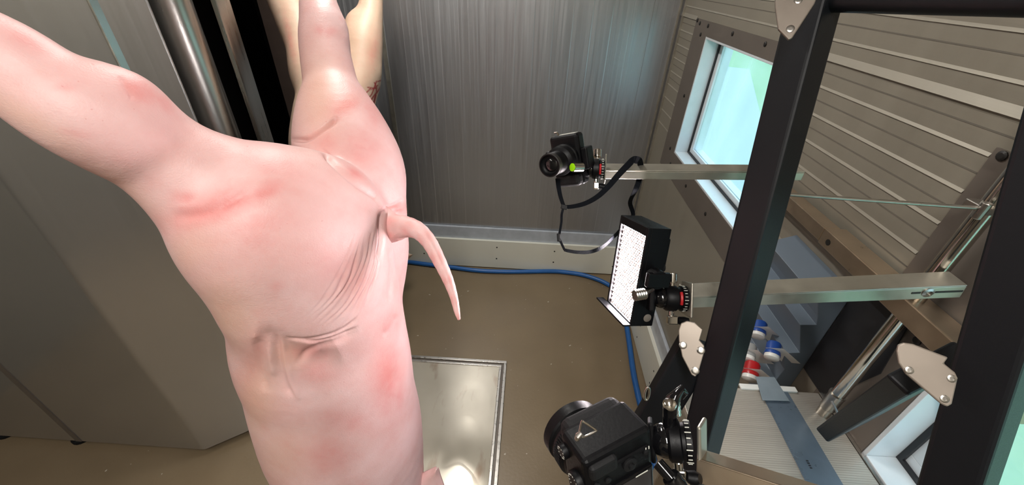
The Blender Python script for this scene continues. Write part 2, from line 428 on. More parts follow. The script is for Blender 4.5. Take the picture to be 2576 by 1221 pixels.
tube_light(-.10, -.75, 1.2, 'white ceiling tube light behind the camera rig, nearest the right wall')
tube_light(-2.3, -.5, 1.2, 'added fill tube light, out of view on the ceiling in front of the steel cabinet', k=.35)  # extra tube added out of view to brighten the room
# LIGHTS_END

# ------------------------------------------------------------------ floor tray
tx1, ty1, tx0, ty0 = -.057, 1.86, -1.0, .86
tr = thing('floor_tray', ((tx0+tx1)/2, (ty0+ty1)/2, 0), 'wet square steel floor tray with a raised rim under the hanging pig', 'floor tray')
g = G()
def ring(g, x0, x1, y0, y1, w, z0, z1):
    g.aabb(x0, x1, y1-w, y1, z0, z1).aabb(x0, x1, y0, y0+w, z0, z1).aabb(x0, x0+w, y0+w, y1-w, z0, z1).aabb(x1-w, x1, y0+w, y1-w, z0, z1)
ring(g, tx0, tx1, ty0, ty1, .02, .0005, .014); ring(g, tx0+.034, tx1-.034, ty0+.034, ty1-.034, .016, .0005, .010)
obj('rim', g, 'steel', tr, bevel=.002)
obj('channel', (lambda q: (ring(q, tx0+.0201, tx1-.0201, ty0+.0201, ty1-.0201, .0138, .0005, .002), q)[1])(G()), 'surround', tr)
n = 60; g = G(); v = []; xs = np.linspace(tx0+.0505, tx1-.0505, n); ys = np.linspace(ty0+.0505, ty1-.0505, n)
obj('tray_plate', G().aabb(tx0+.0505, tx1-.0505, ty0+.0505, ty1-.0505, .0005, .004), 'tray', tr)

# ------------------------------------------------------------------ blue hose
hp = [(930, 648), (1010, 657), (1085, 667), (1130, 672), (1200, 681), (1280, 684), (1380, 683), (1420, 685), (1470, 693), (1520, 711), (1550, 735), (1570, 790), (1581, 850), (1592, 930), (1604, 990), (1626, 1080), (1643, 1150), (1662, 1250), (1690, 1360)]
pts = [onp(px, py, 2, .021) for px, py in hp]
obj('hose', G().tube(spline(pts, 6), .0195, 14), 'blue_hose', smooth=True, label='blue rubber hose lying on the floor along the cream skirting boards', cat='hose')

# ------------------------------------------------------------------ stainless cabinet at the left
def face_pt(px, py):                                            # on the angled right face
    A = onp(515, 1132, 2, .05); B = onp(635, 1080, 2, .05); d = B-A; r = ray(px, py); n_ = np.array([d[1], -d[0], 0])
    return C0+r*((n_ @ (A-C0))/(n_ @ r))
A = onp(515, 1132, 2, .05)[:2]; Bq = face_pt(220, 0)[:2]; Cq = face_pt(366, 0)[:2]; zt = 2.68; zb = .05
cb = thing('steel_cabinet', (-2.3, 1.4, 0), 'large stainless steel cabinet with an angled side filling the left of the room', 'cabinet')
def arc_corner(p, a, b, r, n=6):
    p, a, b = map(np.array, (p, a, b)); u = unit(a-p); w = unit(b-p); h = math.acos(np.clip(u@w, -1, 1))/2; t = r/math.tan(h)
    c = p+unit(u+w)*r/math.sin(h); s0 = p+u*t; s1 = p+w*t; out = []
    for k in range(n+1):
        q = s0+(s1-s0)*k/n; out.append(c+unit(q-c)*r)
    return out
foot = [np.array([XL+.02, A[1]])]+arc_corner(A, (XL, A[1]), Bq, .05)+[Bq, np.array([Bq[0]-.02, Bq[1]+.24]), np.array([XL+.02, Bq[1]+.24])]
b_ = obj('body', G().prism([(p[0], p[1], zb) for p in foot], (0, 0, zt-zb)), 'cabinet', cb, smooth=True)
e = unit(np.append(Cq-Bq, 0)); nrm = np.array([e[1], -e[0], 0])
obj('side_panel', G().box(np.append(Bq, zb)-nrm*.03+e*.004, np.append(Cq-Bq, 0)-e*.004, -nrm*.03, (0, 0, zt-zb)), 'cabinet', cb, bevel=.004)
obj('seam_bead', G().tube([np.append(Bq, zb+.01)+nrm*.001, np.append(Bq, zt-.01)+nrm*.001], .003, 8), 'rail', cb, smooth=True)
sx = onp(100, 1015, 1, A[1])[0]
obj('front_strip', G().aabb(sx-.02, sx+.012, A[1]-.003, A[1]+.001, zb, zt), 'surround', cb)  # thin upright strip on the cabinet front, darker than its steel
for x, y in ((onp(190, 1105, 2, .03)[0], A[1]+.05), (XL+.3, A[1]+.05), (-1.8, A[1]+.5), (XL+.3, A[1]+.5)):
    obj('foot', G().lathe((x, y, 0), (0, 0, 1), [(.05, 0), (.05, .015), (.025, .022), (.025, .052)], 18), 'black_rubber', cb)
obj('steel_column', G().cyl((-1.437, 1.75, 0), (-1.437, 1.75, ZC), .083, 48).cyl((-1.437, 1.75, 0), (-1.437, 1.75, .02), .12, 48), 'steel', smooth=True,
    label='thick round stainless column standing beside the steel cabinet', cat='column')
obj('steel_strip', G().aabb(-1.345, -1.318, 1.86, 1.872, 0, ZC).aabb(-1.345, -1.338, 1.86, 1.98, 0, ZC), 'steel', label='narrow upright steel angle strip between the round column and the dark doorway', cat='strip')

# ------------------------------------------------------------------ pigs (one continuous skin each)
def sdf_mesh(chains, k, cell, pad=.03):
    pr = []
    for ch, kk in chains:
        q = spline(ch, 4); c = []; rr = []
        for a, b, r, d in q:                                    # ball whose outline seen from the lens has about the radius r
            x, y = a-1288, b-610.5; ro = math.hypot(x, y); t1, t0 = math.atan((ro+r)/F), math.atan((ro-r)/F)
            th = (t1+t0)/2; al = ((t1-t0)/2+math.atan(r/F*math.cos(th)))/2; k_ = F*math.tan(th)/ro
            c.append(P(1288+x*k_, 610.5+y*k_, d)); rr.append(d/math.cos(th)*math.sin(al))
        c = np.array(c); pr.append((c, np.array(rr), kk))
    lo = np.min([(c-r[:, None]).min(0) for c, r, _ in pr], 0)-pad; hi = np.max([(c+r[:, None]).max(0) for c, r, _ in pr], 0)+pad
    dim = np.ceil((hi-lo)/cell).astype(int)+1
    ax = [(lo[i]+cell*np.arange(dim[i])).astype(np.float32) for i in range(3)]
    Fd = np.full(dim, 9., np.float32)
    for c, r, kk in pr:
        D_ = np.full(dim, 9., np.float32)
        for i in range(len(c)-1):
            a, b, ra, rb = c[i], c[i+1], r[i], r[i+1]; m = max(ra, rb)+.09
            sl = []; 
            for j in range(3):
                s0 = int(max(0, np.floor((min(a[j], b[j])-m-lo[j])/cell))); s1 = int(min(dim[j], np.ceil((max(a[j], b[j])+m-lo[j])/cell)+1)); sl.append(slice(s0, s1))
            x = ax[0][sl[0]][:, None, None]; y = ax[1][sl[1]][None, :, None]; z = ax[2][sl[2]][None, None, :]
            ab = (b-a); L2 = ab@ab
            t = np.clip(((x-a[0])*ab[0]+(y-a[1])*ab[1]+(z-a[2])*ab[2])/L2, 0, 1)
            d = np.sqrt((x-a[0]-t*ab[0])**2+(y-a[1]-t*ab[1])**2+(z-a[2]-t*ab[2])**2)-(ra+(rb-ra)*t)
            s = tuple(sl); D_[s] = np.minimum(D_[s], d)
        h = np.clip(.5+.5*(D_-Fd)/kk, 0, 1)
        Fd = np.where(np.abs(D_-Fd) > kk, np.minimum(D_, Fd), D_*(1-h)+Fd*h-kk*h*(1-h))
    # naive surface nets
    S = Fd < 0; nx, ny, nz = dim
    cnt = np.zeros((nx-1, ny-1, nz-1), np.float32); acc = np.zeros((nx-1, ny-1, nz-1, 3), np.float32)
    corners = [(i, j, l) for i in (0, 1) for j in (0, 1) for l in (0, 1)]
    view = lambda A_, o: A_[o[0]:nx-1+o[0], o[1]:ny-1+o[1], o[2]:nz-1+o[2]]
    sm = sum(view(S, o).astype(np.int8) for o in corners); act = (sm > 0) & (sm < 8); ii = np.argwhere(act)
    fv = {o: view(Fd, o)[act] for o in corners}; num = np.zeros((len(ii), 3)); den = np.zeros(len(ii))
    for o in corners:
        for axn in range(3):
            if o[axn] == 0:
                o2 = list(o); o2[axn] = 1; o2 = tuple(o2); a, b = fv[o], fv[o2]; cr = (a < 0) != (b < 0)
                tt = np.where(cr, a/np.where(cr, a-b, 1), 0); pnt = np.tile(np.array(o, float), (len(ii), 1)); pnt[:, axn] = tt
                num += pnt*cr[:, None]; den += cr
    V = lo+cell*(ii+num/den[:, None])
    idx = -np.ones((nx-1, ny-1, nz-1), int); idx[act] = np.arange(len(ii)); Q = []
    for axn in range(3):
        u, w = (axn+1) % 3, (axn+2) % 3
        s0 = [slice(None)]*3; s1 = [slice(None)]*3; s0[axn] = slice(0, -1); s1[axn] = slice(1, None)
        ch = S[tuple(s0)] != S[tuple(s1)]; e = np.argwhere(ch); ok = (e[:, u] > 0) & (e[:, w] > 0); e = e[ok]
        neg = S[tuple(e.T)]
        def at(du, dw):
            q = e.copy(); q[:, u] += du; q[:, w] += dw; return idx[tuple(q.T)]
        qd = np.stack([at(-1, -1), at(0, -1), at(0, 0), at(-1, 0)], 1); qd[~neg] = qd[~neg][:, ::-1]; Q.append(qd)
    return V, np.vstack(Q)
def dist_poly(px, py, line):
    d = np.full(px.shape, 1e9); tt = np.zeros(px.shape); n = len(line)-1; sd = np.zeros(px.shape)
    for i in range(n):
        (ax_, ay), (bx, by) = line[i], line[i+1]; vx, vy = bx-ax_, by-ay; L = vx*vx+vy*vy
        t = np.clip(((px-ax_)*vx+(py-ay)*vy)/L, 0, 1); q = np.hypot(px-ax_-t*vx, py-ay-t*vy)
        m = q < d; d[m] = q[m]; tt[m] = (i+t[m])/n; sd[m] = np.sign(vx*(py[m]-ay)-vy*(px[m]-ax_))
    return d, tt, sd
def pig_body(name, parent, chains, cell, levels, material, creases=(), marks=(), tans=(), blood=(), wrinkle=None):
    V, Q = sdf_mesh(chains, .02, cell)
    o0 = LOC[parent.name]; me = bpy.data.meshes.new(name); me.from_pydata([tuple(p) for p in V-o0], [], Q.tolist()); me.update()
    ob = bpy.data.objects.new(name, me); COL.objects.link(ob)
    sm = ob.modifiers.new('s', 'SMOOTH'); sm.factor = .5; sm.iterations = 4
    sb = ob.modifiers.new('d', 'SUBSURF'); sb.levels = levels
    dg = bpy.context.evaluated_depsgraph_get(); m2 = bpy.data.meshes.new_from_object(ob.evaluated_get(dg)); ob.modifiers.clear(); ob.data = m2; m2.name = name
    n = len(m2.vertices); co = np.zeros(n*3); m2.vertices.foreach_get('co', co); co = co.reshape(-1, 3)+o0
    no = np.zeros(n*3); m2.vertices.foreach_get('normal', no); no = no.reshape(-1, 3)
    pj = proj(co); px, py = pj[:, 0], pj[:, 1]; front = np.clip(((C0-co)/np.linalg.norm(C0-co, axis=1)[:, None]*no).sum(1)*6, 0, 1)
    dep = pj[:, 2]; off = np.zeros(n)
    for line, amp, w, zr in creases:                            # amp in mm (negative sinks), w in pixels
        ln = spline(line, 5); d, t, sd = dist_poly(px, py, ln)
        fade = np.clip(np.minimum(t, 1-t)*6, 0, 1) if amp < 20 else 1
        ok = (dep > zr[0]) & (dep < zr[1])
        off += amp*.001*np.exp(-(d/w)**2)*fade*ok*front
    if wrinkle is not None: off += wrinkle(px, py)*front*(dep < 1.2)
    co += no*off[:, None]; m2.vertices.foreach_set('co', (co-o0).ravel())
    def field(blobs):
        f = np.zeros(n)
        for x, y, rx, ry, a, s, zr in blobs:
            ca, sa = math.cos(a), math.sin(a); u = (px-x)*ca+(py-y)*sa; w = -(px-x)*sa+(py-y)*ca
            f = np.maximum(f, s*np.exp(-(u/rx)**2-(w/ry)**2)*((dep > zr[0]) & (dep < zr[1]))*front)
        return f
    for nm, bl in (('red', marks), ('tan', tans)):
        a = m2.attributes.new(nm, 'FLOAT', 'POINT'); a.data.foreach_set('value', field(bl).astype(np.float32))
    bf = np.zeros(n)
    for line, w in blood:
        d, t, sd = dist_poly(px, py, line); bf = np.maximum(bf, np.clip(1.3-d/(w*.6), 0, 1)*front)
    a = m2.attributes.new('blood', 'FLOAT', 'POINT'); a.data.foreach_set('value', bf.astype(np.float32))
    m2.materials.append(MT[material]); m2.shade_smooth(); m2.update(); ob.parent = parent; LOC[ob.name] = o0
    return ob
def rump_wrinkles(px, py):                                      # fan of parallel soft skin folds running down from the tail root
    c0 = spline([(884, 596), (868, 640), (838, 700), (800, 752), (752, 800)], 12); c1 = spline([(968, 612), (962, 680), (944, 742), (915, 800), (872, 842)], 12)
    nt, ns = len(c0), 64; S_ = np.linspace(0, 1, ns); gx = c0[:, None, :]+(c1-c0)[:, None, :]*S_[None, :, None]
    out = np.zeros(px.shape); m = np.where((px > 735) & (px < 980) & (py > 585) & (py < 855))[0]; g2 = gx.reshape(-1, 2)
    for k in range(0, len(m), 4000):
        q = m[k:k+4000]; d = (px[q][:, None]-g2[:, 0])**2+(py[q][:, None]-g2[:, 1])**2; b = d.argmin(1); t = (b//ns)/(nt-1); 
        a0 = c0[b//ns]; v = c1[b//ns]-a0; sx = ((px[q]-a0[:, 0])*v[:, 0]+(py[q]-a0[:, 1])*v[:, 1])/(v**2).sum(1)
        env = np.clip(np.sin(math.pi*np.clip(t*.9+.07, 0, 1)), 0, 1)**.9*np.clip(sx*5+.2, 0, 1)*np.clip((1-sx)*5, 0, 1)
        ph = sx*8.5+.22*np.sin(t*5+sx*7)+.12*np.sin(t*11+sx*19)
        am = .7+.3*np.sin(sx*23+1.3)+.2*np.sin(t*9+sx*13)
        w = np.cos(2*math.pi*ph); out[q] = .0017*am*env*(w-.35*w*w)
    return out
# --- near pig
pig = thing('pig_carcass', (-.43, .55, .0), 'large pink scalded pig hanging by its hind legs in front, tail towards the lamp panel', 'pig')
A_ = (0, 9)
chains = [
 ([(-330, 10, 60, .40), (-270, 25, 74, .41), (-190, 50, 98, .425), (-90, 92, 118, .44), (20, 153, 127, .46), (110, 226, 138, .48), (207, 284, 144, .50), (295, 330, 142, .53), (385, 382, 132, .57), (485, 448, 146, .61), (585, 515, 182, .655), (662, 572, 226, .69), (702, 636, 216, .72), (735, 708, 200, .75)], .02),
 ([(285, 228, 62, .515), (318, 240, 66, .525), (346, 262, 60, .54), (380, 322, 58, .565)], .035),
 ([(760, 545, 178, .75), (785, 565, 184, .755), (795, 640, 176, .77), (790, 740, 178, .80)], .03),
 ([(780, 640, 180, .80), (785, 760, 205, .84), (798, 860, 216, .885), (819, 930, 211, .93), (835, 1010, 207, .98), (862, 1100, 201, 1.05), (906, 1210, 166, 1.15), (930, 1320, 140, 1.27), (942, 1400, 120, 1.38), (958, 1470, 96, 1.5), (972, 1510, 60, 1.58)], .05),
 ([(805, -150, 44, 1.07), (800, -60, 44, 1.03), (800, 0, 49, 1.0), (811, 60, 60, .97), (813, 100, 64, .96), (822, 160, 67, .95), (834, 225, 73, .94), (844, 285, 99, .93), (860, 355, 124, .92), (880, 430, 136, .91), (888, 500, 130, .90), (893, 600, 128, .92), (895, 700, 112, .94), (890, 800, 120, .95)], .018),
 ([(846, 62, 22, .965), (850, 82, 24, .96), (852, 100, 22, .955)], .02),
 ([(945, 560, 74, .97), (952, 620, 75, .98), (944, 700, 74, .99), (915, 775, 85, .97)], .012),
 ([(930, 1290, 70, 1.2), (1000, 1250, 40, 1.2), (1060, 1330, 30, 1.25), (1075, 1420, 26, 1.35)], .04),
]
zr = (.4, 1.6)
cre = [
 ([(728, 352), (770, 350), (806, 330), (832, 312), (850, 296)], -11, 6, (.7, 1.1)),
 ([(806, 372), (830, 400), (862, 430), (900, 462), (940, 490), (962, 520)], -9, 7, zr),
 ([(962, 520), (958, 560), (958, 610), (950, 660)], -8, 7, zr),
 ([(985, 620), (988, 660), (985, 710), (978, 760)], -5, 7, zr),
 ([(740, 925), (790, 882), (850, 858), (900, 830)], -5, 9, zr),
 ([(715, 858), (760, 858), (810, 850), (860, 832), (900, 800)], -5, 5, zr),
 ([(752, 862), (800, 862), (850, 848), (905, 822)], -4, 4, zr),
 ([(640, 850), (690, 862), (740, 890), (800, 905), (850, 880)], -9, 30, zr),
 ([(640, 850), (652, 890), (660, 940), (668, 990)], -4.5, 11, zr), ([(668, 845), (680, 900), (690, 950)], 3, 9, zr), ([(690, 850), (700, 905), (715, 965), (735, 1000)], -4, 9, zr), ([(700, 840), (716, 910), (732, 960), (755, 1010)], 3, 7, zr),
 ([(985, 790), (1010, 850), (1000, 920), (990, 990)], -3, 16, zr),
 ([(960, 845), (985, 825), (1000, 790)], -2.5, 8, zr),
 ([(430, 545), (480, 545), (540, 530), (600, 500), (650, 470)], -1.6, 12, zr), ([(425, 520), (500, 515), (560, 490), (620, 460)], 1.6, 14, zr),
 ([(300, 190), (322, 225), (335, 255)], -1.5, 6, zr),
 ([(958, 540), (975, 522), (1000, 512), (1016, 500)], -4, 5, zr), ([(975, 535), (1000, 528), (1014, 525)], -2, 3, zr),
]
red = [(545, 522, 135, 38, -.28, .75, zr), (650, 560, 90, 40, -.3, .35, zr), (660, 485, 60, 26, -.5, .6, zr), (470, 500, 40, 20, 0, .5, zr), (350, 225, 50, 30, .5, .55, zr), (410, 255, 40, 16, .8, .35, zr), (65, 100, 60, 25, .4, .35, zr), (160, 220, 30, 12, 0, .3, zr), (190, 335, 40, 12, .2, .25, zr),
 (870, 265, 45, 26, -.5, .62, zr), (940, 290, 30, 60, -.3, .35, zr), (905, 375, 50, 60, .2, .32, zr), (895, 435, 25, 10, .6, .7, zr), (820, 360, 40, 30, .3, .35, zr), (700, 420, 120, 40, .2, .22, zr),
 (975, 950, 40, 90, .1, .6, zr), (1005, 990, 16, 60, .1, .4, zr), (780, 890, 70, 26, -.1, .4, zr), (800, 940, 60, 30, 0, .3, zr), (640, 900, 30, 90, .2, .25, zr), (820, 1150, 60, 40, 0, .3, zr), (880, 1060, 80, 30, .2, .25, zr), (1000, 525, 20, 14, 0, .6, zr), (870, 700, 90, 60, .8, .28, zr), (980, 820, 40, 50, .3, .3, zr),
 (830, 80, 20, 14, 0, .4, zr), (805, 75, 16, 16, 0, .35, zr), (700, 720, 20, 12, 0, .2, zr), (640, 590, 60, 40, .2, .3, zr)]
tan = [(560, 800, 110, 90, .8, .55, zr), (640, 1000, 60, 140, .1, .5, zr), (800, 240, 60, 120, 0, .45, zr), (700, 1150, 90, 80, .5, .35, zr), (60, 300, 200, 40, .55, .4, zr), (300, 480, 140, 40, .6, .35, zr), (720, 900, 50, 40, 0, .45, zr), (470, 640, 60, 90, .8, .3, zr), (860, 265, 40, 20, -.5, .4, zr)]
pig_body('body', pig, chains, .0085, 2, 'skin', cre, red, tan, (), rump_wrinkles)
tl = spline([(950, 562, 50, .82), (985, 574, 38, .79), (1020, 571, 28, .765), (1052, 581, 22.5, .75), (1080, 610, 19.5, .742), (1104, 655, 17, .738), (1126, 702, 14, .735), (1141, 745, 10.5, .733), (1150, 785, 7.5, .732), (1155, 806, 3.5, .732)], 6)
tg = G().tube([P(a, b, d) for a, b, r, d in tl], [r*d/F*(1+.04*math.sin(i*2.3)) for i, (a, b, r, d) in enumerate(tl)], 18)
tail = obj('tail', tg, 'skin', pig, smooth=True, sub=1)
ta = tail.data.attributes.new('red', 'FLOAT', 'POINT'); nv = len(tail.data.vertices)
ta.data.foreach_set('value', np.array([max(0, .30+.35*math.sin(i/18*.9)+.2*math.sin(i*1.7)) if i/18 < len(tl)-3 else .9 for i in range(nv)], np.float32)*.45)
def ear(g, base, tip, side, L):
    base, tip, side = (np.array(x, float) for x in (base, tip, side)); n_ = unit(np.cross(tip-base, side)); v = []; f = []; K = 9
    for i in range(K):
        t = i/(K-1); wd = side*(math.sin(math.pi*min(1, t*.85+.12))**.8)*(1-t**3*.9)
        for j in range(5):
            u = (j-2)/2; v.append(base+(tip-base)*t+wd*u+n_*(.02*u*u+.012*math.sin(t*3)))
    for i in range(K-1):
        for j in range(4): a = i*5+j; f.append((a, a+1, a+6, a+5))
    m = len(v); v += [p-n_*.006 for p in v]; f += [tuple(q+m for q in ff[::-1]) for ff in f]
    rim = [j for j in range(5)]+[i*5+4 for i in range(1, K)]+[(K-1)*5+j for j in (3, 2, 1, 0)]+[i*5 for i in range(K-2, 0, -1)]
    for a, b in zip(rim, rim[1:]+rim[:1]): f.append((a, a+m, b+m, b)[::-1])
    return g.add(v, f)
obj('ear', ear(G(), P(1030, 1330, 1.16), P(1098, 1182, 1.12), D(.075, .03, 0), 1), 'skin', pig, smooth=True, sub=1)
obj('ear', ear(G(), P(900, 1560, 1.7), P(830, 1500, 1.7), D(.03, -.05, 0), 1), 'skin', pig, smooth=True, sub=1)
# --- second pig behind
pig2 = thing('pig_carcass', (-.9, 2.0, 0), 'pale pig hanging behind the large pink one, two legs showing, one blood smeared', 'pig')
z0 = 2.0
ch2 = [([(655, -140, 30, z0), (680, -70, 36, z0), (716, 0, 47, z0), (744, 60, 50, z0), (764, 120, 47, z0), (782, 180, 57, z0), (802, 240, 58, z0), (825, 310, 90, z0+.02), (845, 400, 105, z0+.08)], .03),
 ([(960, -150, 24, z0), (942, -70, 27, z0), (935, -10, 31, z0), (930, 40, 36, z0), (916, 100, 49, z0), (911, 150, 52, z0), (907, 195, 53, z0), (886, 245, 60, z0), (862, 310, 80, z0+.02), (850, 380, 100, z0+.06)], .03),
 ([(904, 62, 38, z0), (906, 84, 42, z0), (910, 110, 44, z0)], .03),
 ([(845, 370, 110, z0+.06), (860, 470, 118, z0+.14), (885, 570, 108, z0+.3), (905, 660, 92, z0+.5), (925, 720, 70, z0+.72)], .05)]
br = [([(915, 240), (930, 225), (948, 222)], 3), ([(922, 252), (935, 238), (947, 205)], 3), ([(928, 262), (938, 245), (952, 228), (960, 214)], 4), ([(938, 268), (945, 240)], 5), ([(950, 205), (962, 202)], 3), ([(925, 220), (940, 222), (950, 215)], 3), ([(948, 235), (946, 218), (942, 208)], 3)]
pig_body('body', pig2, ch2, .018, 2, 'skin2', [], [(730, 100, 10, 60, -.2, .4, A_), (940, 130, 14, 50, .2, .35, A_)], [(880, 120, 60, 160, 0, .3, A_)], br)
obj('ear', ear(G(), P(1005, 650, 3.2), P(1038, 641, 3.2), D(.004, .035, 0), 1), 'skin2', pig2, smooth=True, sub=1)

# ------------------------------------------------------------------ camera rig frame (leaning posts, plates, braces)
rig = thing('camera_rig', (.5, .5, 0), 'anthracite powder-coated rig frame of two leaning posts joined by pale steel corner plates', 'frame')
def square_bar(p, q, s, ang, name, bev=.006, s2=None):
    p, q = np.array(p), np.array(q); d = unit(q-p); r = unit(D(math.cos(ang), 0, -math.sin(ang))); r = unit(r-d*(r@d)); w = np.cross(d, r)
    return obj(name, G().cbox((p+q)/2, d*np.linalg.norm(q-p), r*s, w*(s2 or s)), 'powder', rig, bevel=bev, seg=3)
a1, a2 = math.radians(62), math.radians(69)
def along(p, q, y):                                             # extend the axis p-q to image row y
    p, q = np.array(p, float), np.array(q, float); t = (y-p[1])/(q[1]-p[1]); iz = 1/p[2]+(1/q[2]-1/p[2])*t
    return P(p[0]+(q[0]-p[0])*t, y, 1/iz)
p1a, p1b = (2026, 100, .66), (1781, 1050, .84)
p2a, p2b = (2692, 300, .40), (2415, 1190, .50)
square_bar(along(p1a, p1b, -330), along(p1a, p1b, 1900), .058, a1, 'post')
square_bar(along(p2a, p2b, -100), along(p2a, p2b, 1750), .053, a2, 'post')
cA, cB = P(2095, 0, .625), P(2720, 2, .42)
obj('cross_bar', G().tube([cA, cB], .017, 20), 'powder', rig, smooth=True)
square_bar(P(1758, 860, .82), P(1480, 1330, 1.04), .078, .12, 'diagonal_brace', .005, .03)
bq = P(1628, 991, .848)
obj('slot_ring', G().tube([bq+D(.0050, 0, 0)*math.cos(a)+D(-.001, .0150, .004)*math.sin(a) for a in np.linspace(0, 2*math.pi, 33)], .0026, 10), 'chrome', rig, smooth=True)
square_bar(P(2345, 925, .60), P(2118, 1070, .98), .112, -.5, 'diagonal_brace', .005, .035)
def gusset(poly, d0, thick, scr, tilt=0.):
    k = d0/.76
    pc = np.mean(poly, 0); c = P(pc[0], pc[1], d0)
    n_ = unit(D(-.35, -.12, -.93)); pts = []
    for x, y in poly:
        r = ray(x, y); pts.append(C0+r*(((c-C0)@n_)/(r@n_)))
    o = obj('corner_plate', G().prism(pts, -n_*thick), 'plate', rig, bevel=.0015, seg=2)
    for x, y in scr:
        r = ray(x, y); q = C0+r*(((c-C0)@n_)/(r@n_))
        obj('screw', G().lathe(q, n_, [(.0072*k, 0), (.0072*k, .0012*k), (.0055*k, .002*k), (.0032*k, .002*k), (.0032*k, .0004*k)], 16), 'steel', o, smooth=True)
gusset([(1708, 858), (1707, 832), (1713, 814), (1728, 808), (1748, 812), (1768, 830), (1760, 857), (1772, 870), (1771, 890), (1757, 938), (1749, 949), (1740, 944), (1716, 898)], .755, .005, [(1718, 869), (1763, 882), (1749, 933)])
gusset([(1949, -40), (1951, 20), (1958, 72), (1984, 99), (1993, 95), (2050, 8), (2068, -40)], .595, .005, [(1988, 73), (2008, 1)])
gusset([(2257, 885), (2260, 868), (2275, 863), (2297, 866), (2387, 900), (2376, 915), (2404, 938), (2411, 952), (2396, 1018), (2384, 1025), (2368, 1017), (2280, 942), (2262, 915)], .44, .004, [(2287, 932), (2394, 953), (2376, 1004)])

# ------------------------------------------------------------------ mounting rails
def L_rail(name, p, q, up, side, w, h, t, label, holes=()):
    p, q = np.array(p), np.array(q); d = unit(q-p); up = unit(up-d*(up@d)); side = unit(side-d*(side@d)-up*(side@up)); L = np.linalg.norm(q-p)
    g = G(); g.box(p, d*L, side*w, -up*t); g.box(p-up*t, d*L, side*t, -up*h)
    r = thing('mounting_rail', (p+q)/2-up*h, label, 'rail', 'mounting rails on the camera rig')
    obj('angle_bar', g, 'rail', r, bevel=.0012)
    for s_ in holes:
        if s_ < 0: obj('washer', G().lathe(p+d*L*-s_-up*h*.5, -side, [(.011, -.002), (.011, .002), (.006, .004), (.006, 0)], 18), 'steel', r, smooth=True)
        else: obj('slot', G().cbox(p+d*L*s_-up*h*.5, d*.016, side*.002, up*.004), 'screw_dark', r)
    return r
UP = np.array([0, 0, 1.]); BK = D(.05, -.25, 1)
L_rail('r', P(1524, 428, .80), P(2026, 432, .80), UP, BK, .034, .017, .003, 'grey mounting rail carrying the far camera with a strap over it')
L_rail('r', P(1722, 748, .87), P(2435, 718, .795), UP, BK, .045, .030, .003, 'grey mounting rail carrying the bright lamp panel, slotted at its free end', (.84, -.88, .92, .95, .98))
r3a, r3b = P(1752, 1160, .455), P(2150, 1290, .37)
r3 = thing('mounting_rail', (r3a+r3b)/2, 'tan mounting rail at the bottom edge carrying the nearest camera', 'rail', 'mounting rails on the camera rig')
d3 = unit(r3b-r3a); s3 = unit(D(-.28, 1, .15)-d3*(D(-.28, 1, .15)@d3)); n3 = np.cross(d3, s3); n3 = n3 if n3@D(0, 0, -1) > 0 else -n3
obj('angle_bar', G().box(r3a-s3*.003, d3*np.linalg.norm(r3b-r3a), s3*.027, -n3*.003).box(r3a-s3*.003, d3*np.linalg.norm(r3b-r3a), s3*.003, -n3*.03), 'wallrail', r3, bevel=.0012)
e3 = unit(D(-.03, -1, -.05)); w3 = unit(np.cross(d3, e3)); w3 = w3 if w3@D(0, 0, 1) > 0 else -w3
obj('end_plate', G().box(r3a+e3*-.022, e3*.062, d3*.005, w3*.03-n3*.0), 'rail', r3, bevel=.003, seg=3)

